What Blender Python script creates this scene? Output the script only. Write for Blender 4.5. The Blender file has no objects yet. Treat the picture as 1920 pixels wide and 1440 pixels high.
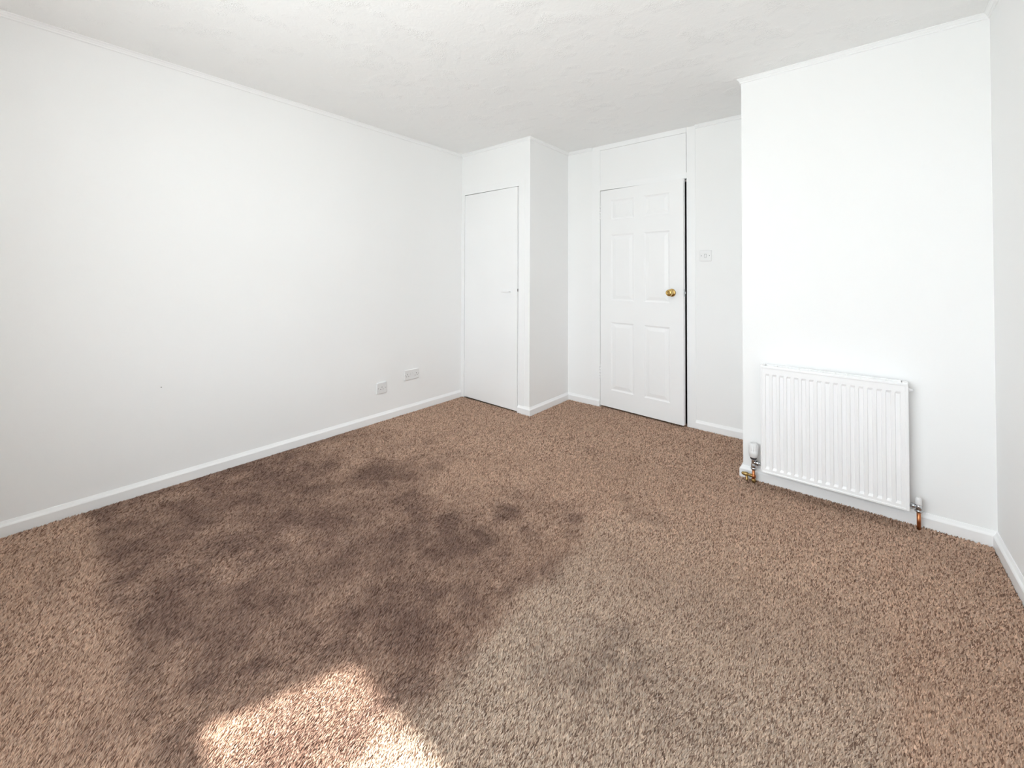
import bpy, bmesh, math
import numpy as np
from mathutils import Vector, Matrix

scene = bpy.context.scene
COL = scene.collection

# ------------------------------------------------------------------ camera
F_PX, V0 = 767.0, 503.7            # focal length and principal row of a 1920x1440 frame
PITCH, ROLL, YAW = 0.0166, -0.0038, 0.6946
CAM = Vector((0.0, 0.0, 1.2))
r0 = Vector((math.cos(YAW), math.sin(YAW), 0))
f0 = Vector((-math.sin(YAW), math.cos(YAW), 0))
u0 = Vector((0, 0, 1))
FW = f0 * math.cos(PITCH) + u0 * math.sin(PITCH)
U1 = -f0 * math.sin(PITCH) + u0 * math.cos(PITCH)
RT = r0 * math.cos(ROLL) - U1 * math.sin(ROLL)
UP = r0 * math.sin(ROLL) + U1 * math.cos(ROLL)
cd = bpy.data.cameras.new('camera')
cd.sensor_fit = 'HORIZONTAL'
cd.sensor_width = 36.0
cd.lens = F_PX / 1920.0 * 36.0
cd.shift_y = -(720.0 - V0) / 1920.0
cd.clip_start = 0.02
cam = bpy.data.objects.new('camera', cd)
COL.objects.link(cam)
cam.matrix_world = Matrix(((RT.x, UP.x, -FW.x, CAM.x), (RT.y, UP.y, -FW.y, CAM.y),
                           (RT.z, UP.z, -FW.z, CAM.z), (0, 0, 0, 1)))
scene.camera = cam

# ------------------------------------------------------------------ light
SKY = 14.6
world = bpy.data.worlds.new('sky')
scene.world = world
world.use_nodes = True
bg = world.node_tree.nodes['Background']
bg.inputs[1].default_value = SKY
# hazy bright sky above, duller ground below the horizon
wn, wl = world.node_tree.nodes, world.node_tree.links
wtc = wn.new('ShaderNodeTexCoord'); wsep = wn.new('ShaderNodeSeparateXYZ')
wmr = wn.new('ShaderNodeMapRange'); wmr.inputs['From Min'].default_value = -.06; wmr.inputs['From Max'].default_value = .06
wmx = wn.new('ShaderNodeMix'); wmx.data_type = 'RGBA'
wmx.inputs['A'].default_value = (.70, .745, .76, 1)
wmx.inputs['B'].default_value = (.885, .94, 1.0, 1)
wl.new(wtc.outputs['Generated'], wsep.inputs[0]); wl.new(wsep.outputs['Z'], wmr.inputs['Value'])
wl.new(wmr.outputs['Result'], wmx.inputs['Factor']); wl.new(wmx.outputs['Result'], bg.inputs[0])

SUN_AZ = Vector((0.376, 0.927, 0))
SUN_EL = math.radians(55.4)
sd = bpy.data.lights.new('sun', 'SUN')
sd.energy = 32.0
sd.angle = math.radians(1.6)
sd.color = (1.0, 0.95, 0.88)
sun = bpy.data.objects.new('sun', sd)
COL.objects.link(sun)
sdir = Vector((SUN_AZ.x * math.cos(SUN_EL), SUN_AZ.y * math.cos(SUN_EL), -math.sin(SUN_EL)))
sun.rotation_euler = sdir.to_track_quat('-Z', 'Y').to_euler()
sun.location = (-2, -4, 6)

scene.view_settings.view_transform = 'Standard'
scene.view_settings.look = 'None'
scene.view_settings.gamma = 1.0
scene.view_settings.use_curve_mapping = False
scene.view_settings.exposure = 0.0
scene.cycles.max_bounces = 8
scene.cycles.diffuse_bounces = 7
scene.cycles.caustics_reflective = False
scene.cycles.caustics_refractive = False
scene.cycles.transparent_max_bounces = 16

# ------------------------------------------------------------------ room measures
XL, XR = -3.010, 0.490         # left and right wall
YF = -0.450                    # window wall
YC, XC = 2.824, -2.152         # cupboard front and its side
YD = 3.445                     # wall with the panelled door
YB, XB = 2.817, -0.519         # chimney breast front and side
H = 2.409
ZB = -.009                      # carpet backing; the pile tips reach z = 0
WX0, WX1, WZ0, WZ1 = -1.791, -0.100, 0.70, 2.15     # window opening
GX0, GZ1 = -1.741, 2.10                            # glass edge

# portal for the sky light in the window opening
pd = bpy.data.lights.new('window_portal', 'AREA')
pd.shape = 'RECTANGLE'
pd.size, pd.size_y = WX1 - WX0, WZ1 - WZ0
pd.cycles.is_portal = True
po = bpy.data.objects.new('window_portal', pd)
COL.objects.link(po)
po.location = ((WX0 + WX1) / 2, -0.70, (WZ0 + WZ1) / 2)
po.rotation_euler = (math.radians(90), 0, math.radians(0))

# ------------------------------------------------------------------ materials
def mat(name, color, rough=0.5, metal=0.0, spec=0.5):
    m = bpy.data.materials.new(name)
    m.use_nodes = True
    b = m.node_tree.nodes['Principled BSDF']
    b.inputs['Base Color'].default_value = (*color, 1)
    b.inputs['Roughness'].default_value = rough
    b.inputs['Metallic'].default_value = metal
    b.inputs['Specular IOR Level'].default_value = spec
    return m

def nodes(m):
    return m.node_tree.nodes, m.node_tree.links, m.node_tree.nodes['Principled BSDF']

def speckle(m, c0, c1, scale, bump=0.0, bscale=None, dist=0.002):
    """paint: faint roller mottling and fine relief"""
    N, L, b = nodes(m)
    tc = N.new('ShaderNodeTexCoord')
    n = N.new('ShaderNodeTexNoise'); n.inputs['Scale'].default_value = scale
    n.inputs['Detail'].default_value = 0
    r = N.new('ShaderNodeValToRGB')
    r.color_ramp.elements[0].position = 0.35; r.color_ramp.elements[1].position = 0.65
    r.color_ramp.elements[0].color = (*c0, 1); r.color_ramp.elements[1].color = (*c1, 1)
    L.new(tc.outputs['Object'], n.inputs['Vector'])
    L.new(n.outputs['Fac'], r.inputs['Fac'])
    L.new(r.outputs['Color'], b.inputs['Base Color'])
    if bump:
        n2 = N.new('ShaderNodeTexNoise'); n2.inputs['Scale'].default_value = bscale
        n2.inputs['Detail'].default_value = 1
        bp = N.new('ShaderNodeBump'); bp.inputs['Strength'].default_value = bump
        bp.inputs['Distance'].default_value = dist
        L.new(tc.outputs['Object'], n2.inputs['Vector'])
        L.new(n2.outputs['Fac'], bp.inputs['Height'])
        L.new(bp.outputs['Normal'], b.inputs['Normal'])
    return m

M_WALL = speckle(mat('wall_paint', (.87, .87, .87), .75, spec=.25), (.918, .918, .914), (.93, .93, .927), 1.3, .12, 140, .0012)
M_TRIM = speckle(mat('gloss_paint', (.89, .89, .89), .38), (.925, .925, .925), (.935, .935, .935), 4, .05, 60, .0008)
M_DOOR = speckle(mat('satin_paint', (.885, .885, .885), .42), (.92, .92, .92), (.93, .93, .93), 3, .05, 90, .0006)
M_RAD = speckle(mat('enamel', (.885, .885, .89), .32), (.92, .92, .925), (.93, .93, .934), 5)
M_PLASTIC = mat('white_plastic', (.82, .82, .82), .3)
M_KEY = mat('socket_holes', (.09, .09, .09), .5)
M_SCREW = mat('screw_head', (.30, .30, .30), .35, .8)
M_CHROME = mat('chrome', (.62, .64, .66), .16, 1.0)
M_DARK = mat('dark_collar', (.05, .05, .055), .4)
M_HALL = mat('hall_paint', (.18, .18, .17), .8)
M_PVC = mat('window_pvc', (.85, .85, .85), .35)
M_BACK = mat('carpet_backing', (.20, .145, .115), .95, spec=.05)

def worn(name, c0, c1, rough, scale):
    m = mat(name, c0, rough, 1.0)
    N, L, b = nodes(m)
    tc = N.new('ShaderNodeTexCoord')
    n = N.new('ShaderNodeTexNoise'); n.inputs['Scale'].default_value = scale
    r = N.new('ShaderNodeValToRGB')
    r.color_ramp.elements[0].position = .35; r.color_ramp.elements[1].position = .68
    r.color_ramp.elements[0].color = (*c0, 1); r.color_ramp.elements[1].color = (*c1, 1)
    L.new(tc.outputs['Object'], n.inputs['Vector']); L.new(n.outputs['Fac'], r.inputs['Fac'])
    L.new(r.outputs['Color'], b.inputs['Base Color'])
    return m
M_BRASS = worn('brass', (.62, .40, .13), (.72, .50, .19), .22, 30)
M_COPPER = worn('copper', (.56, .21, .085), (.66, .28, .13), .38, 60)
M_OLDBRASS = worn('dull_brass', (.40, .27, .10), (.52, .36, .15), .4, 80)

# textured ceiling: patches of stippled relief
M_CEIL = mat('artex', (.925, .925, .918), .85, spec=.2)
N, L, b = nodes(M_CEIL)
tc = N.new('ShaderNodeTexCoord')
pn = N.new('ShaderNodeTexNoise'); pn.inputs['Scale'].default_value = 8.5; pn.inputs['Detail'].default_value = 1
pr = N.new('ShaderNodeMapRange'); pr.inputs['From Min'].default_value = .50; pr.inputs['From Max'].default_value = .66
fn = N.new('ShaderNodeTexNoise'); fn.inputs['Scale'].default_value = 85; fn.inputs['Detail'].default_value = 1
fn.inputs['Distortion'].default_value = 1.2
sw = N.new('ShaderNodeTexNoise'); sw.inputs['Scale'].default_value = 22; sw.inputs['Distortion'].default_value = 2.5
mu = N.new('ShaderNodeMath'); mu.operation = 'MULTIPLY'
ad = N.new('ShaderNodeMath'); ad.operation = 'MULTIPLY_ADD'; ad.inputs[1].default_value = .22
bp = N.new('ShaderNodeBump'); bp.inputs['Strength'].default_value = .55; bp.inputs['Distance'].default_value = .0075
for n in (pn, fn, sw): L.new(tc.outputs['Object'], n.inputs['Vector'])
L.new(pn.outputs['Fac'], pr.inputs['Value']); L.new(pr.outputs['Result'], mu.inputs[0])
L.new(fn.outputs['Fac'], mu.inputs[1]); L.new(sw.outputs['Fac'], ad.inputs[0]); L.new(mu.outputs[0], ad.inputs[2])
L.new(ad.outputs[0], bp.inputs['Height']); L.new(bp.outputs['Normal'], b.inputs['Normal'])

# carpet pile: the yarn colour of each tuft is stored on the mesh
M_PILE = mat('carpet_pile', (.4, .3, .25), .95, spec=.05)
N, L, b = nodes(M_PILE)
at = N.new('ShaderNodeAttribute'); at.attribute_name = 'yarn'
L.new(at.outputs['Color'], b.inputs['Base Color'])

# window glass: clear, lets the sun and sky through
M_GLASS = bpy.data.materials.new('window_glass'); M_GLASS.use_nodes = True
N, L = M_GLASS.node_tree.nodes, M_GLASS.node_tree.links
N.remove(N['Principled BSDF'])
tr = N.new('ShaderNodeBsdfTransparent'); tr.inputs[0].default_value = (.95, .96, .955, 1)
gl = N.new('ShaderNodeBsdfGlossy'); gl.inputs['Roughness'].default_value = .02
fr = N.new('ShaderNodeLayerWeight'); fr.inputs['Blend'].default_value = .12; mx = N.new('ShaderNodeMixShader')
L.new(fr.outputs['Facing'], mx.inputs[0]); L.new(tr.outputs[0], mx.inputs[1]); L.new(gl.outputs[0], mx.inputs[2])
L.new(mx.outputs[0], N['Material Output'].inputs[0])

# ------------------------------------------------------------------ mesh helpers
def new_bm(): return bmesh.new()

def box(bm, a, b, bev=0.0, seg=2):
    (x0, y0, z0), (x1, y1, z1) = a, b
    t = bmesh.new()
    bmesh.ops.create_cube(t, size=1)
    for v in t.verts:
        v.co = ((x0 + x1) / 2 + v.co.x * (x1 - x0), (y0 + y1) / 2 + v.co.y * (y1 - y0), (z0 + z1) / 2 + v.co.z * (z1 - z0))
    if bev:
        bmesh.ops.bevel(t, geom=t.edges[:], offset=bev, segments=seg, profile=.5, affect='EDGES')
    join(bm, t)

def join(bm, t):
    me = bpy.data.meshes.new('tmp'); t.to_mesh(me); t.free(); bm.from_mesh(me); bpy.data.meshes.remove(me)

def lathe(bm, prof, origin, axis, n=24):
    """prof: (distance along axis, radius); closed with caps"""
    o, ax = Vector(origin), Vector(axis).normalized()
    q = Vector((0, 0, 1)).rotation_difference(ax)
    rings = []
    for d, r in prof:
        rings.append([bm.verts.new(o + q @ Vector((r * math.cos(2 * math.pi * k / n), r * math.sin(2 * math.pi * k / n), d))) for k in range(n)])
    for i in range(len(rings) - 1):
        for k in range(n):
            f = bm.faces.new((rings[i][k], rings[i][(k + 1) % n], rings[i + 1][(k + 1) % n], rings[i + 1][k]))
            f.smooth = True
    bm.faces.new(rings[0][::-1]); bm.faces.new(rings[-1])

def obj(name, bm, m, parent=None, loc=None):
    bmesh.ops.recalc_face_normals(bm, faces=bm.faces[:])
    me = bpy.data.meshes.new(name); bm.to_mesh(me); bm.free()
    me.materials.append(m)
    o = bpy.data.objects.new(name, me); COL.objects.link(o)
    if parent is not None: o.parent = parent
    return o

def empty(name, loc, parent=None):
    o = bpy.data.objects.new(name, None); o.empty_display_size = .05
    COL.objects.link(o); o.location = loc
    if parent is not None: o.parent = parent
    return o

def keep(o, parent):
    """parent an object modelled in world coordinates under an empty, leaving it where it stands"""
    o.parent = parent
    o.matrix_parent_inverse = Matrix.Translation(-Vector(parent.location))
    return o

def tag(o, label, cat=None, kind=None, group=None):
    if label: o['label'] = label
    if cat: o['category'] = cat
    if kind: o['kind'] = kind
    if group: o['group'] = group
    return o

def struct(name, bm, m, label, cat):
    return tag(obj(name, bm, m), label, cat, 'structure')

# ------------------------------------------------------------------ room shell
bm = new_bm(); box(bm, (XL - .15, YF - .27, -.12), (XR + .15, 4.7, ZB))
floor = struct('floor', bm, M_BACK, 'brown carpeted floor of the empty room', 'floor')

bm = new_bm(); box(bm, (XL - .15, YF - .27, H), (XR + .15, 4.7, H + .12))
struct('ceiling', bm, M_CEIL, 'white ceiling with patches of stippled texture', 'ceiling')

bm = new_bm(); box(bm, (XL - .15, YF - .25, ZB), (XL, YD + .1, H))
struct('wall_left', bm, M_WALL, 'long plain white wall with two power sockets low on it', 'wall')

bm = new_bm()
box(bm, (XL, YC, 2.055), (XC, YC + .08, H))
box(bm, (-2.206, YC, ZB), (XC, YC + .08, 2.055))
struct('wall_cupboard_front', bm, M_WALL, 'white wall around and above the flush cupboard door', 'wall')

bm = new_bm(); box(bm, (XC - .08, YC + .08, ZB), (XC, YD, H))
struct('wall_cupboard_side', bm, M_WALL, 'narrow white side of the boxed-in cupboard facing the panelled door', 'wall')

bm = new_bm()
box(bm, (XL, YD, ZB), (-1.884, YD + .1, H))
box(bm, (-0.962, YD, ZB), (XB, YD + .1, H))
struct('wall_back', bm, M_WALL, 'white back wall on both sides of the panelled door', 'wall')

bm = new_bm(); box(bm, (XB, YB, ZB), (XR + .15, YD + .1, H))
struct('wall_breast', bm, M_WALL, 'projecting white chimney breast wall behind the radiator', 'wall')

bm = new_bm(); box(bm, (XR, YF - .25, ZB), (XR + .15, YB, H))
struct('wall_right', bm, M_WALL, 'white wall at the right edge of the picture', 'wall')

bm = new_bm()
box(bm, (XL, YF - .25, ZB), (WX0, YF, H)); box(bm, (WX1, YF - .25, ZB), (XR, YF, H))
box(bm, (WX0, YF - .25, ZB), (WX1, YF, WZ0)); box(bm, (WX0, YF - .25, WZ1), (WX1, YF, H))
struct('wall_front', bm, M_WALL, 'white window wall behind the camera', 'wall')

# unlit hall behind the door
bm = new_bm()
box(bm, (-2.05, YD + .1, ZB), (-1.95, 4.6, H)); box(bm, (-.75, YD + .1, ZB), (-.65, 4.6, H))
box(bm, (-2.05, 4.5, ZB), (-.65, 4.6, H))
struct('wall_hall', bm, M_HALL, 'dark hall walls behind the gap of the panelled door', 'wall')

# ------------------------------------------------------------------ window behind the camera
win = tag(empty('window_1', ((WX0 + WX1) / 2, -.65, WZ0)), 'white framed window with a row of top lights behind the camera', 'window', 'structure')
fy0, fy1 = -.68, -.62
bm = new_bm()
box(bm, (WX0, fy0, WZ0), (GX0, fy1, WZ1)); box(bm, (WX1 - .05, fy0, WZ0), (WX1, fy1, WZ1))
box(bm, (GX0, fy0, GZ1), (WX1 - .05, fy1, WZ1)); box(bm, (GX0, fy0, WZ0), (WX1 - .05, fy1, WZ0 + .05))
keep(obj('frame', bm, M_PVC), win)
mull = (-1.06,)
bm = new_bm(); box(bm, (GX0, fy0, 1.27), (WX1 - .05, fy1, 1.47)); keep(obj('transom', bm, M_PVC), win)  # unseen transom, made deeper to block stray sun from the lower pane
for x in mull:
    bm = new_bm(); box(bm, (x - .03, fy0, WZ0 + .05), (x + .03, fy1, 1.27)); box(bm, (x - .03, fy0, 1.47), (x + .03, fy1, GZ1))
    keep(obj('mullion', bm, M_PVC), win)
xs = [GX0, mull[0] - .03, mull[0] + .03, WX1 - .05]
for k in range(2):
    for z0, z1 in ((WZ0 + .05, 1.27), (1.47, GZ1)):
        bm = new_bm(); box(bm, (xs[2 * k], -.652, z0), (xs[2 * k + 1], -.648, z1)); keep(obj('pane', bm, M_GLASS), win)
bm = new_bm(); box(bm, (WX0 + .001, fy1, WZ0), (WX1 - .001, YF + .03, WZ0 + .025), .006); keep(obj('sill', bm, M_TRIM), win)

# ------------------------------------------------------------------ skirting and cornice
ROOM = [(XL, YF), (XL, YC), (XC, YC), (XC, YD), (XB, YD), (XB, YB), (XR, YB), (XR, YF)]
SKIRT = [(0, ZB), (.017, ZB), (.017, .041), (.0145, .045), (.009, .050), (.0045, .058), (.003, .061), (0, .061)]
COVE = [(0, H), (.021, H), (.021, H - .004), (.017, H - .006), (.013, H - .010), (.010, H - .015), (.0075, H - .0165), (.0075, H - .023), (.005, H - .026), (0, H - .026)]

def seg_normal(a, b):
    d = Vector((b[0] - a[0], b[1] - a[1])).normalized()
    return Vector((d.y, -d.x))           # room lies to the right of the path

def run(bm, a, b, prof, na=None, nb=None):
    """sweep a profile along a wall from a to b, mitred against neighbour walls na (before) and nb (after)"""
    n = seg_normal(a, b)
    def off(nbn):
        if nbn is None: return n
        s = n + nbn
        return s / s.dot(n)
    oa, ob = off(na), off(nb)
    A = [bm.verts.new((a[0] + oa.x * d, a[1] + oa.y * d, z)) for d, z in prof]
    B = [bm.verts.new((b[0] + ob.x * d, b[1] + ob.y * d, z)) for d, z in prof]
    k = len(prof)
    for i in range(k):
        bm.faces.new((A[i], A[(i + 1) % k], B[(i + 1) % k], B[i]))
    bm.faces.new(A[::-1]); bm.faces.new(B)

NRM = [seg_normal(ROOM[i], ROOM[(i + 1) % 8]) for i in range(8)]
def nb_of(i): return NRM[(i - 1) % 8], NRM[(i + 1) % 8]

def board(name, prof, i, label, cat, a=None, b=None):
    p, q = ROOM[i], ROOM[(i + 1) % 8]
    na, nb = nb_of(i)
    bm = new_bm()
    run(bm, a or p, b or q, prof, None if a else na, None if b else nb)
    return struct(name, bm, M_TRIM, label, cat)

board('baseboard_left', SKIRT, 0, 'white skirting board along the foot of the long left wall', 'skirting')
board('baseboard_cupboard', SKIRT, 1, 'short white skirting end at the foot of the cupboard frame', 'skirting', a=(-2.276, YC))
board('baseboard_cupboard_side', SKIRT, 2, 'white skirting board along the side of the cupboard', 'skirting')
board('baseboard_back_left', SKIRT, 3, 'white skirting board between cupboard corner and panelled door', 'skirting', b=(-1.806, YD))
board('baseboard_back_right', SKIRT, 3, 'white skirting board right of the panelled door', 'skirting', a=(-.962, YD))
board('baseboard_breast_side', SKIRT, 4, 'skirting board on the hidden side of the chimney breast', 'skirting')
board('baseboard_breast', SKIRT, 5, 'white skirting board below the radiator', 'skirting')
board('baseboard_right', SKIRT, 6, 'white skirting board along the right wall', 'skirting')
board('baseboard_front', SKIRT, 7, 'white skirting board below the window behind the camera', 'skirting')

board('trim_1', COVE, 0, 'thin white cornice strip along the top of the long left wall', 'cornice')
board('trim_2', COVE, 1, 'thin white cornice strip above the cupboard door', 'cornice')
board('trim_3', COVE, 2, 'thin white cornice strip above the cupboard side', 'cornice')
board('trim_4', COVE, 3, 'short cornice strip between cupboard corner and door frame', 'cornice', b=(-1.884, YD))
board('trim_5', COVE, 3, 'short cornice strip right of the door frame', 'cornice', a=(-.962, YD))
board('trim_6', COVE, 4, 'cornice strip on the hidden side of the chimney breast', 'cornice')
board('trim_7', COVE, 5, 'thin white cornice strip above the radiator wall', 'cornice')
board('trim_8', COVE, 6, 'thin white cornice strip along the top of the right wall', 'cornice')
board('trim_9', COVE, 7, 'thin white cornice strip above the window behind the camera', 'cornice')

# ------------------------------------------------------------------ panelled door
DX0, DX1 = -1.803, -1.030
door = tag(empty('door_1', (-1.42, YD, 0)), 'white six-panel door with brass knob standing slightly ajar', 'door', 'structure')
FYF = YD - .004
def part(name, boxes, m, parent, bev=0.0):
    bm = new_bm()
    for a, b in boxes: box(bm, a, b, bev)
    return keep(obj(name, bm, m), parent)
part('jamb', [((-1.884, FYF, ZB), (DX0, YD + .1, H))], M_TRIM, door, .0015)
part('jamb', [((DX1, FYF, ZB), (-.962, YD + .1, H))], M_TRIM, door, .0015)
part('transom_rail', [((DX0, FYF, 1.992), (DX1, YD + .1, 2.042))], M_TRIM, door, .0015)
part('head_rail', [((DX0, FYF - .004, 2.366), (DX1, YD + .1, H))], M_TRIM, door, .0015)
part('over_panel', [((DX0 + .0005, YD - .002, 2.042), (DX1 - .003, YD + .02, 2.365))], M_DOOR, door)
part('door_stop', [((DX0, YD + .05, ZB), (DX0 + .013, YD + .075, 1.992)), ((DX1 - .013, YD + .05, ZB), (DX1, YD + .075, 1.992)),
                   ((DX0, YD + .05, 1.979), (DX1, YD + .075, 1.992))], M_TRIM, door)

# leaf in its own frame: hinge at the origin, x along the leaf, front face at y = 0
AJAR = math.radians(-4.0)
TH, LW, LZ0, LZ1 = .036, .760, .009, 1.986
leaf_m = Matrix.Translation((DX0 + .003 - door.location.x, 0, 0)) @ Matrix.Rotation(AJAR, 4, 'Z')
px = [(.110, .332), (.428, .650)]
pz = [(.165, .780), (.977, 1.574), (1.712, 1.888)]
bm = new_bm()
box(bm, (0, 0, LZ0), (px[0][0], TH, LZ1)); box(bm, (px[1][1], 0, LZ0), (LW, TH, LZ1))
zz = [LZ0] + [v for p in pz for v in p] + [LZ1]
for i in range(0, 8, 2):
    box(bm, (px[0][0], 0, zz[i]), (px[1][1], TH, zz[i + 1]))
for z0, z1 in pz:
    box(bm, (px[0][1], 0, z0), (px[1][0], TH, z1))
bmesh.ops.remove_doubles(bm, verts=bm.verts[:], dist=1e-6)
leaf = obj('door_leaf', bm, M_DOOR, door)
leaf.matrix_local = leaf_m

def moulded_panel(x0, x1, z0, z1):
    bm = new_bm()
    rings = [(0, 0), (.004, .0026), (.010, .0056), (.016, .0062), (.019, .0058), (.042, .0012), (.046, .0006)]
    R = []
    for ins, d in rings:
        R.append([bm.verts.new(p) for p in ((x0 + ins, d, z0 + ins), (x1 - ins, d, z0 + ins), (x1 - ins, d, z1 - ins), (x0 + ins, d, z1 - ins))])
    back = [bm.verts.new((x, TH - .008, z)) for x, z in ((x0, z0), (x1, z0), (x1, z1), (x0, z1))]
    R = [back] + R
    for i in range(len(R) - 1):
        for k in range(4):
            bm.faces.new((R[i][k], R[i][(k + 1) % 4], R[i + 1][(k + 1) % 4], R[i + 1][k]))
    bm.faces.new(R[-1]); bm.faces.new(R[0][::-1])
    return bm
for x0, x1 in px:
    for z0, z1 in pz:
        obj('door_panel', moulded_panel(x0, x1, z0, z1), M_DOOR, leaf)

KX, KZ = .668, 1.064
bm = new_bm()
lathe(bm, [(0, .031), (.003, .0325), (.007, .031), (.010, .024), (.013, .0145), (.028, .0125), (.034, .016), (.040, .0235), (.050, .0275), (.060, .0265), (.067, .0215), (.0695, .014), (.0685, .0095), (.066, .009)],
      (KX, 0, KZ), (0, -1, 0), 32)
tag(obj('door_knob', bm, M_BRASS, leaf), 'round polished brass knob')
bm = new_bm()
lathe(bm, [(0, .0085), (.002, .008)], (KX, -.0662, KZ), (0, -1, 0), 20); box(bm, (KX - .006, -.0715, KZ - .0018), (KX + .006, -.067, KZ + .0018))
tag(obj('turn_button', bm, M_OLDBRASS, leaf), 'small privacy turn in the middle of the brass knob')
bm = new_bm()
box(bm, (LW, .006, KZ - .03), (LW + .0012, .03, KZ + .03)); box(bm, (LW, .011, KZ - .008), (LW + .009, .026, KZ + .010), .002)
tag(obj('latch', bm, M_CHROME, leaf), 'metal latch in the door edge')
for z in (1.722, .248):
    bm = new_bm()
    for k in range(5):
        z0 = z + k * .027
        lathe(bm, [(0, .0055), (.0258, .0055)], (-.002, -.005, z0), (0, 0, 1), 14)
    box(bm, (.000, -.0012, z), (.012, .001, z + .134)); box(bm, (-.016, -.0018, z), (-.004, .0005, z + .134))
    obj('hinge', bm, M_TRIM, leaf)

# ------------------------------------------------------------------ cupboard door
cup = tag(empty('door_2', (-2.62, YC, 0)), 'plain flush white cupboard door in the corner', 'door', 'structure')
CX0, CX1 = -2.966, -2.277
CYF = YC - .0035
part('jamb', [((XL, CYF, ZB), (CX0, YC + .08, 2.055))], M_TRIM, cup, .0015)
part('jamb', [((CX1, CYF, ZB), (-2.206, YC + .08, 2.055))], M_TRIM, cup, .0015)
part('head_rail', [((CX0, CYF, 1.996), (CX1, YC + .08, 2.055))], M_TRIM, cup, .0015)
part('door_stop', [((CX0, YC + .038, 0), (CX0 + .012, YC + .06, 1.996)), ((CX1 - .012, YC + .038, 0), (CX1, YC + .06, 1.996)), ((CX0, YC + .038, 1.984), (CX1, YC + .06, 1.996))], M_TRIM, cup)
cl_m = Matrix.Translation((CX0 + .003 - cup.location.x, 0, 0)) @ Matrix.Rotation(math.radians(-1.3), 4, 'Z')
CW = .682
bm = new_bm(); box(bm, (0, 0, .006), (CW, .03, 1.990), .0012)
cl = obj('door_leaf', bm, M_DOOR, cup); cl.matrix_local = cl_m
# small painted pull: a lipped grip bar on two feet
bm = new_bm()
hx, hz = .566, 1.053
box(bm, (hx - .047, -.034, hz - .005), (hx + .047, -.024, hz + .007), .003)
box(bm, (hx - .045, -.026, hz - .003), (hx - .030, 0, hz + .005), .002); box(bm, (hx + .030, -.026, hz - .003), (hx + .045, 0, hz + .005), .002)
box(bm, (hx - .05, -.002, hz - .010), (hx + .05, 0, hz + .012), .001)
tag(obj('pull_handle', bm, M_DOOR, cl), 'small painted pull handle')
bm = new_bm(); box(bm, (CW - .001, .004, 1.058), (CW + .003, .022, 1.082), .0008); tag(obj('catch', bm, M_SCREW, cl), 'dark metal catch in the door edge')
for z in (1.70, .20):
    bm = new_bm()
    lathe(bm, [(0, .0045), (.035, .0045), (.036, .005), (.114, .005), (.115, .0045), (.15, .0045)], (-.002, -.004, z), (0, 0, 1), 14)
    box(bm, (0, -.0018, z), (.03, .0005, z + .03), .0005); box(bm, (0, -.0018, z + .12), (.03, .0005, z + .15), .0005)
    obj('hinge', bm, M_DOOR, cl)

# ------------------------------------------------------------------ sockets and switch
def plate(bm, w, h, d, r=.004):
    """rounded cover plate in the x-z plane, front at y = -d"""
    pts = []
    for cx, cz, a0 in ((w / 2 - r, h / 2 - r, 0), (-w / 2 + r, h / 2 - r, 90), (-w / 2 + r, -h / 2 + r, 180), (w / 2 - r, -h / 2 + r, 270)):
        for k in range(5):
            a = math.radians(a0 + k * 22.5)
            pts.append((cx + r * math.cos(a), cz + r * math.sin(a)))
    rings = []
    for s, y in ((0, 0), (0, -d * .6), (.0012, -d * .88), (.0035, -d)):
        rings.append([bm.verts.new((x - math.copysign(s, x), y, z - math.copysign(s, z))) for x, z in pts])
    n = len(pts)
    for i in range(3):
        for k in range(n): bm.faces.new((rings[i][k], rings[i][(k + 1) % n], rings[i + 1][(k + 1) % n], rings[i + 1][k]))
    bm.faces.new(rings[0]); bm.faces.new(rings[-1][::-1])

def pin_holes(t, cx, cz, d):
    for a, b_ in (((cx - .002, -d - .0003, cz + .004), (cx + .002, -d + .002, cz + .0125)),
                  ((cx - .0145, -d - .0003, cz - .0115), (cx - .008, -d + .002, cz - .0075)),
                  ((cx + .008, -d - .0003, cz - .0115), (cx + .0145, -d + .002, cz - .0075))):
        bm = new_bm(); box(bm, a, b_); obj('pin_hole', bm, M_KEY, t)

def screw(t, x, z, d):
    bm = new_bm(); lathe(bm, [(0, .0032), (.0006, .0032), (.0010, .0024)], (x, -d + .0004, z), (0, -1, 0), 12)
    obj('screw', bm, M_SCREW, t)

t = tag(empty('power_socket', (XL, 1.925, .265)), 'small single white power socket on the left wall, lower and left of the double one', 'socket')
t.rotation_euler = (0, 0, math.radians(90))
D = .012
bm = new_bm(); plate(bm, .092, .090, D); obj('face_plate', bm, M_PLASTIC, t)
pin_holes(t, 0, 0, D); screw(t, -.034, 0, D); screw(t, .034, 0, D)

t = tag(empty('power_socket', (XL, 2.224, .323)), 'wide double white power socket on the left wall near the cupboard door', 'socket')
t.rotation_euler = (0, 0, math.radians(90))
bm = new_bm(); plate(bm, .152, .087, D); obj('face_plate', bm, M_PLASTIC, t)
for cx in (-.046, .046): pin_holes(t, cx, -.002, D)
for cx in (-.013, .013):
    bm = new_bm(); box(bm, (cx - .006, -D - .0025, -.002), (cx + .006, -D + .001, .020), .0012); obj('rocker', bm, M_PLASTIC, t)
screw(t, -.068, 0, D); screw(t, .068, 0, D)

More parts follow.
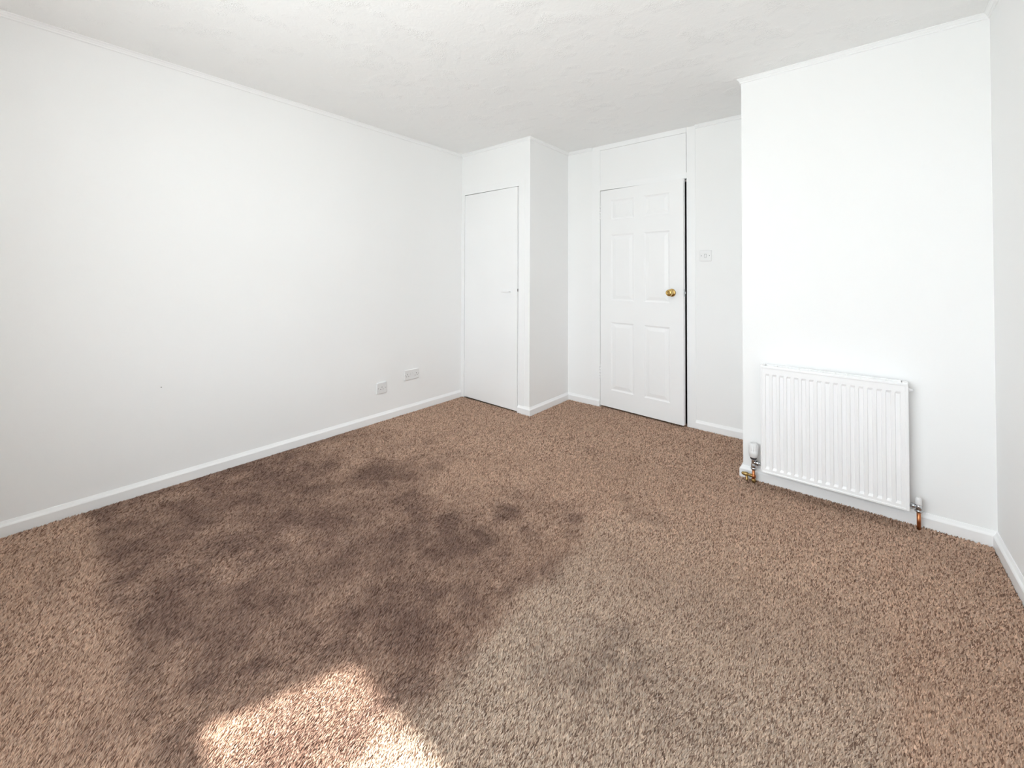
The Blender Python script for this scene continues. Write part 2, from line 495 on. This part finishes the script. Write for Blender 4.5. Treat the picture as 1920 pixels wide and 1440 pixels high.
t = tag(empty('light_switch', (-.888, YD, 1.360)), 'square white light switch on the wall right of the panelled door', 'light switch')
D = .009
bm = new_bm(); plate(bm, .087, .087, D); obj('face_plate', bm, M_PLASTIC, t)
bm = new_bm()
vs = [bm.verts.new(p) for p in ((-.0065, -D, -.0125), (.0065, -D, -.0125), (.0065, -D, .0125), (-.0065, -D, .0125),
                                 (-.0065, -D - .0045, -.0125), (.0065, -D - .0045, -.0125), (.0065, -D - .001, .0125), (-.0065, -D - .001, .0125))]
for f in ((0, 1, 2, 3), (4, 7, 6, 5), (0, 4, 5, 1), (1, 5, 6, 2), (2, 6, 7, 3), (3, 7, 4, 0)): bm.faces.new([vs[i] for i in f])
obj('rocker', bm, M_PLASTIC, t)
bm = new_bm(); box(bm, (-.0085, -D - .0002, -.0145), (.0085, -D + .002, .0145)); obj('rocker_recess', bm, mat('switch_shadow_gap', (.35, .35, .35), .5), t)
screw(t, -.030, 0, D); screw(t, .030, 0, D)

bm = new_bm(); lathe(bm, [(0, .0015), (.004, .0015), (.0045, .0030), (.0052, .0027)], (XL, .517, .561), (1, 0, 0), 12)
tag(obj('nail', bm, M_SCREW), 'tiny dark nail head alone on the long left wall', 'nail')

# ------------------------------------------------------------------ radiator
RX0, RX1, RZ0, RZ1, RY = -.412, .200, .084, .688, 2.720
rad = tag(empty('radiator', ((RX0 + RX1) / 2, 2.76, 0)), 'white ribbed panel radiator on the chimney breast wall', 'radiator')
def rpart(name, bm, m, label=None, parent=None):
    o = keep(obj(name, bm, m), rad)
    if label: o['label'] = label
    return o
# pressed front sheet: 17 recessed flutes
xs, nfl, pitch, start = [], 17, .0338, -.3895
cols = [(RX0 + .008, 0), (start - .004, 0)]
for k in range(nfl):
    s = start + k * pitch
    cols += [(s, 0), (s + .0040, 1), (s + .0180, 1), (s + .0220, 0)]
cols += [(start + nfl * pitch + .002, 0), (RX1 - .012, 0)]
rows = [(RZ0 + .010, 0), (.108, 0), (.120, 1), (.634, 1), (.646, 0), (.676, 0)]
bm = new_bm()
FD = .0065
g = [[bm.verts.new((x, RY + .003 + FD * c * r, z)) for x, c in cols] for z, r in rows]
for i in range(len(rows) - 1):
    for j in range(len(cols) - 1): bm.faces.new((g[i][j], g[i][j + 1], g[i + 1][j + 1], g[i + 1][j]))
bk = [bm.verts.new(p) for p in ((cols[0][0], RY + .016, rows[0][0]), (cols[-1][0], RY + .016, rows[0][0]), (cols[-1][0], RY + .016, rows[-1][0]), (cols[0][0], RY + .016, rows[-1][0]))]
bm.faces.new(bk)
bm.faces.new([bk[0]] + [v for v in g[0]] + [bk[1]]); bm.faces.new([bk[3]] + [v for v in g[-1]] + [bk[2]])
bm.faces.new([bk[0]] + [r[0] for r in g] + [bk[3]]); bm.faces.new([bk[1]] + [r[-1] for r in g] + [bk[2]])
rpart('front_panel', bm, M_RAD)
bm = new_bm(); box(bm, (RX0 + .008, RY, RZ0), (RX1 - .012, RY + .018, RZ0 + .010), .002); rpart('bottom_rim', bm, M_RAD)
for x0, x1 in ((RX0, RX0 + .008), (RX1 - .012, RX1)):
    bm = new_bm(); box(bm, (x0, RY, RZ0), (x1, RY + .068, RZ1 - .004), .0025); rpart('side_panel', bm, M_RAD)
# top grille: lip, back rail and cross bars
bm = new_bm()
box(bm, (RX0, RY - .001, .676), (RX1, RY + .012, .691), .0035, 3); rpart('top_lip', bm, M_RAD)
bm = new_bm()
box(bm, (RX0, RY + .010, .684), (RX1, RY + .016, .690)); box(bm, (RX0, RY + .062, .680), (RX1, RY + .070, .690), .002)
for k in range(12):
    x = RX0 + .022 + k * .0516
    box(bm, (x - .003, RY + .014, .684), (x + .003, RY + .064, .6895))
box(bm, (RX0, RY + .014, .684), (RX0 + .022, RY + .064, .6895)); box(bm, (RX1 - .022, RY + .014, .684), (RX1, RY + .064, .6895))
box(bm, (RX0 + .004, RY + .013, .676), (RX1 - .004, RY + .064, .684))
rpart('top_grille', bm, M_RAD)
bm = new_bm()
box(bm, (RX0 + .012, RY + .020, .12), (RX1 - .012, RY + .058, .672)); rpart('convector', bm, M_RAD)
for x in (RX0 + .10, RX1 - .10):
    bm = new_bm(); box(bm, (x - .015, RY + .066, .15), (x + .015, YB - .002, .62)); rpart('wall_bracket', bm, M_RAD)
bm = new_bm(); lathe(bm, [(0, .008), (.010, .008), (.012, .006), (.018, .0055)], (RX1, RY + .045, .652), (1, 0, 0), 14); rpart('bleed_valve', bm, M_RAD)

# thermostatic valve, left
VX, VY = -.4545, 2.758
trv = keep(empty('thermostatic_valve', (VX, VY, 0)), rad)
trv.matrix_parent_inverse = Matrix.Translation(-Vector(rad.location))
def vpart(root, name, bm, m, label=None):
    o = keep(obj(name, bm, m), root)
    if label: o['label'] = label
    return o
bm = new_bm()
lathe(bm, [(0, .0175), (.004, .021), (.022, .0245), (.034, .0255), (.036, .0245), (.070, .0235), (.077, .0215), (.081, .015)], (VX, VY, .144), (0, 0, 1), 28)
vpart(trv, 'valve_head', bm, M_PLASTIC, 'white ridged thermostat head')
for k in range(14):
    a = 2 * math.pi * k / 14
    bm = new_bm(); c, s = math.cos(a) * .0238, math.sin(a) * .0238
    lathe(bm, [(0, .0012), (.002, .0022), (.028, .0020), (.030, .001)], (VX + c, VY + s, .184), (0, 0, 1), 6)
    vpart(trv, 'grip_rib', bm, M_PLASTIC)
bm = new_bm(); lathe(bm, [(0, .0145), (.003, .0165), (.011, .0175), (.013, .0165)], (VX, VY, .132), (0, 0, 1), 24); vpart(trv, 'collar', bm, M_DARK, 'dark collar under the thermostat head')
bm = new_bm()
lathe(bm, [(0, .0105), (.004, .0125), (.020, .0125), (.024, .0105), (.048, .0105), (.052, .013)], (VX, VY, .080), (0, 0, 1), 20)
lathe(bm, [(0, .0105), (.014, .0105)], (VX, VY, .113), (1, 0, 0), 18)
vpart(trv, 'valve_body', bm, M_CHROME)
bm = new_bm(); lathe(bm, [(0, .0135), (.0015, .0148), (.0125, .0148), (.014, .0135)], (VX + .014, VY, .113), (1, 0, 0), 6); lathe(bm, [(0, .009), (RX0 - VX - .014, .009)], (VX + .014, VY, .113), (1, 0, 0), 16); vpart(trv, 'union_nut', bm, M_CHROME)
bm = new_bm(); lathe(bm, [(0, .013), (.0015, .0145), (.0115, .0145), (.013, .013)], (VX, VY, .071), (0, 0, 1), 6); vpart(trv, 'compression_nut', bm, M_CHROME)
bm = new_bm(); lathe(bm, [(ZB, .0078), (.073, .0078)], (VX, VY, 0), (0, 0, 1), 20); rpart('pipe', bm, M_COPPER, 'short copper pipe under the thermostatic valve')
# drain cock on the pipe
dc = keep(empty('drain_cock', (VX, VY, 0)), rad)
dc.matrix_parent_inverse = Matrix.Translation(-Vector(rad.location))
bm = new_bm()
lathe(bm, [(0, .0095), (.016, .0095), (.017, .0075), (.026, .0075), (.028, .0115), (.038, .0120), (.044, .0105), (.055, .0085), (.060, .004)], (VX - .002, VY, .033), (-1, -.08, .06), 16)
vpart(dc, 'cock_body', bm, M_OLDBRASS, 'dull brass drain cock body')
bm = new_bm()
lathe(bm, [(0, .006), (.010, .0068), (.012, .0055), (.022, .0065), (.024, .005), (.030, .0052)], (VX - .034, VY - .004, .030), (.1, -.55, -.70), 14)
vpart(dc, 'spout', bm, M_OLDBRASS)
bm = new_bm(); lathe(bm, [(0, .010), (.003, .012), (.012, .012), (.015, .010)], (VX, VY, .026), (0, 0, 1), 16); vpart(dc, 'tee', bm, M_COPPER)
bm = new_bm(); lathe(bm, [(0, .011), (.002, .0125), (.016, .0125), (.018, .011)], (VX, VY, .0), (0, 0, 1), 6); vpart(dc, 'nut', bm, M_OLDBRASS)

# lockshield valve, right
LX, LY = .2335, 2.765
ls = keep(empty('lockshield_valve', (LX, LY, 0)), rad)
ls.matrix_parent_inverse = Matrix.Translation(-Vector(rad.location))
bm = new_bm(); lathe(bm, [(0, .0115), (.003, .0122), (.024, .0115), (.031, .0098), (.034, .006)], (LX, LY, .112), (0, 0, 1), 20); vpart(ls, 'cap', bm, M_PLASTIC, 'white plastic cap')
bm = new_bm(); lathe(bm, [(0, .010), (.003, .0125), (.022, .0125), (.026, .010)], (LX, LY, .086), (0, 0, 1), 20)
lathe(bm, [(0, .0085), (LX - RX1, .0085)], (LX, LY, .101), (-1, 0, 0), 16); vpart(ls, 'valve_body', bm, M_CHROME)
bm = new_bm(); lathe(bm, [(0, .0105), (.0015, .012), (.0105, .012), (.012, .0105)], (LX - .013, LY, .101), (-1, 0, 0), 6); vpart(ls, 'union_nut', bm, M_CHROME)
bm = new_bm(); lathe(bm, [(0, .013), (.0015, .0148), (.0095, .0148), (.011, .013)], (LX, LY, .076), (0, 0, 1), 6); vpart(ls, 'compression_nut', bm, M_CHROME)
bm = new_bm(); lathe(bm, [(ZB, .0076), (.078, .0076)], (LX, LY, 0), (0, 0, 1), 20); rpart('pipe', bm, M_COPPER, 'bare copper pipe at the right end of the radiator')

# ------------------------------------------------------------------ carpet pile
rng = np.random.default_rng(7)

def value_noise(x, y, scale, seed):
    r = np.random.default_rng(seed)
    t = r.random((128, 128))
    u, v = x * scale + 40.3, y * scale + 40.7
    i, j = np.floor(u).astype(int), np.floor(v).astype(int)
    a, b = u - i, v - j
    a, b = a * a * (3 - 2 * a), b * b * (3 - 2 * b)
    g = lambda p, q: t[p % 128, q % 128]
    return (g(i, j) * (1 - a) + g(i + 1, j) * a) * (1 - b) + (g(i, j + 1) * (1 - a) + g(i + 1, j + 1) * a) * b

def fbm(x, y, scale, seed, octaves=3):
    s, amp, tot = 0, 1, 0
    for k in range(octaves):
        s = s + amp * value_noise(x, y, scale * 2 ** k, seed + k); tot += amp; amp *= .55
    return s / tot

def sstep(a, b, x):
    t = np.clip((x - a) / (b - a), 0, 1)
    return t * t * (3 - 2 * t)

def carpet_points():
    pts = []
    for d0, d1, st in ((0, 1.95, .0039), (1.95, 2.75, .0050), (2.75, 9, .0066)):
        gx, gy = np.meshgrid(np.arange(XL + st / 2, XR, st), np.arange(YF + st / 2, YD + .06, st))
        gx = gx.ravel(); gy = gy.ravel()
        d = np.hypot(gx, gy)
        k = (d >= d0) & (d < d1)
        gx, gy = gx[k], gy[k]
        gx = gx + rng.uniform(-.5, .5, gx.size) * st; gy = gy + rng.uniform(-.5, .5, gy.size) * st
        pts.append(np.stack([gx, gy, np.full(gx.size, st)], 1))
    p = np.concatenate(pts)
    X, Y = p[:, 0], p[:, 1]
    s = .017 + .004
    ok = (X > XL + s) & (X < XR - s) & (Y > YF + s)
    ok &= ~((X < XC + s) & (Y > YC - .004)) & ~((X > XB - s) & (Y > YB - s))
    ok &= ~((Y > YD - s) & ((X < DX0) | (X > DX1)))
    ok &= ~((X > -2.28) & (X < XC + s) & (Y > YC - s))
    # nothing under the camera itself, far below the frame
    ok &= ~(np.hypot(X, Y) < .62)
    return p[ok]

P = carpet_points()
n = len(P)
X, Y, ST = P[:, 0], P[:, 1], P[:, 2]
# how the pile was last brushed: a rectangle the vacuum went over towards the window, lying the other way around it
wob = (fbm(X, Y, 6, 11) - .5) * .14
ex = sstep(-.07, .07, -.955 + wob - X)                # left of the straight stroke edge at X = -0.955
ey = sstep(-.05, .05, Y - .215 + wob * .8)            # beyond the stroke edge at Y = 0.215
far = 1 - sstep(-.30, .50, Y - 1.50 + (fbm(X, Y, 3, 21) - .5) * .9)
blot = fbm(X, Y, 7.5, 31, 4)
left_falloff = ex * (1 - ey)  # window falloff over the left strip, put into yarn colour through nap
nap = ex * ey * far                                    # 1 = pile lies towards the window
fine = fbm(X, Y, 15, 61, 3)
nap = np.clip(nap * .78 + .18 * left_falloff + (blot - .5) * (.30 + .50 * nap) + (fine - .5) * (.15 + .50 * nap), 0, 1)
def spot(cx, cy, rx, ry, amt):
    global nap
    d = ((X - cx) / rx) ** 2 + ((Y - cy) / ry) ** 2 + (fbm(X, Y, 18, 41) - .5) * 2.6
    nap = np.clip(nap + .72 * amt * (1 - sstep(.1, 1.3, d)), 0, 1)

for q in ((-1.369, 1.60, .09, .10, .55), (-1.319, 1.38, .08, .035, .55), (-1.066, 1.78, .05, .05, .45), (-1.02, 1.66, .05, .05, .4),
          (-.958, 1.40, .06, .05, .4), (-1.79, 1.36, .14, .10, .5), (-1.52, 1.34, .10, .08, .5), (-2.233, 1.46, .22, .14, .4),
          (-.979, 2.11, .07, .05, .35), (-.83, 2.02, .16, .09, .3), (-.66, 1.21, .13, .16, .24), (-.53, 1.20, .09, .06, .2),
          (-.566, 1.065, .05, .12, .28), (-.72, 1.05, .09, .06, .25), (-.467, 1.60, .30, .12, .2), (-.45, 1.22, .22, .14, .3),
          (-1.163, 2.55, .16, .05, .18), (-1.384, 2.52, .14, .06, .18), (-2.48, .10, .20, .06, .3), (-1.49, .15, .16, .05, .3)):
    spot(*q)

# lie of the pile: direction and amount of lean per tuft
swirl = (fbm(X, Y, 4, 51) - .5) * 1.6
left_zone = (1 - ey) * ex
ang0 = np.radians(62) + swirl * .6 + left_zone * np.radians(60)     # brushed away from the window
ang1 = np.radians(70) + swirl                                     # flattened further over
lean = np.stack([(1 - nap) * np.cos(ang0) + nap * np.cos(ang1), (1 - nap) * np.sin(ang0) + nap * np.sin(ang1)], 1)
lean *= (.0050 + .0038 * nap)[:, None]
lean += rng.normal(0, .0026, (n, 2))
hgt = (.0084 + rng.normal(0, .0011, n)).clip(.004, .0115)
hgt *= 1 - .14 * nap
rad_b = ST * .82 * rng.uniform(.85, 1.15, n) 
rot = rng.uniform(0, 2 * np.pi, n)
# leaning three-sided tufts: a base ring running up to a tip
K = 3
verts = np.zeros((n, K + 1, 3), np.float32)
for k in range(K):
    a = rot + 2 * np.pi * k / K
    verts[:, k, 0] = X + rad_b * np.cos(a)
    verts[:, k, 1] = Y + rad_b * np.sin(a)
    verts[:, k, 2] = ZB
verts[:, K, 0] = X + lean[:, 0]
verts[:, K, 1] = Y + lean[:, 1]
verts[:, K, 2] = ZB + hgt
faces = np.array([[k, (k + 1) % K, K] for k in range(K)], np.int64)
base = (np.arange(n, dtype=np.int64) * (K + 1))[:, None, None]
loops = (base + faces[None]).reshape(n, -1)
counts = np.full(n * K, 3, np.int32)
starts = (np.arange(n * K) * 3).astype(np.int32)
me = bpy.data.meshes.new('carpet_pile')
me.vertices.add(n * (K + 1)); me.vertices.foreach_set('co', verts.ravel())
me.loops.add(loops.size); me.loops.foreach_set('vertex_index', loops.ravel().astype(np.int32))
me.polygons.add(len(counts)); me.polygons.foreach_set('loop_start', starts)
me.polygons.foreach_set('use_smooth', np.ones(len(counts), bool))
# heather yarn: three twisted strands of brown
pal = np.array([(.78, .545, .405), (.58, .385, .28), (.295, .175, .125), (.715, .515, .40)])
w = rng.random(n)
idx = np.digitize(w, [.30, .62, .82])
colr = pal[idx] * rng.uniform(.80, 1.18, (n, 1))
# nap shade painted into yarn of strokes and footprints; greyer yarn near the window
nap_shade = np.stack([1 - .56 * nap, 1 - .585 * nap, 1 - .56 * nap], 1)
grey = ((1 - ex) * (1 - sstep(.9, 2.4, Y)) * (1 - sstep(.04, .12, X)))[:, None]
colr = colr * nap_shade * (1 + grey * np.array([[-.07, .05, .115]]))
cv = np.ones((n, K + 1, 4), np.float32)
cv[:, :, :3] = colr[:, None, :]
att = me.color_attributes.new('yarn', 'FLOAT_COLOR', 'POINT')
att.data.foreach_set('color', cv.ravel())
me.update(); me.validate()
me.materials.append(M_PILE)
pile = bpy.data.objects.new('carpet_pile', me); COL.objects.link(pile)
pile.parent = floor
pile['kind'] = 'stuff'
pile['label'] = 'heather brown cut pile with vacuum strokes and footprints'
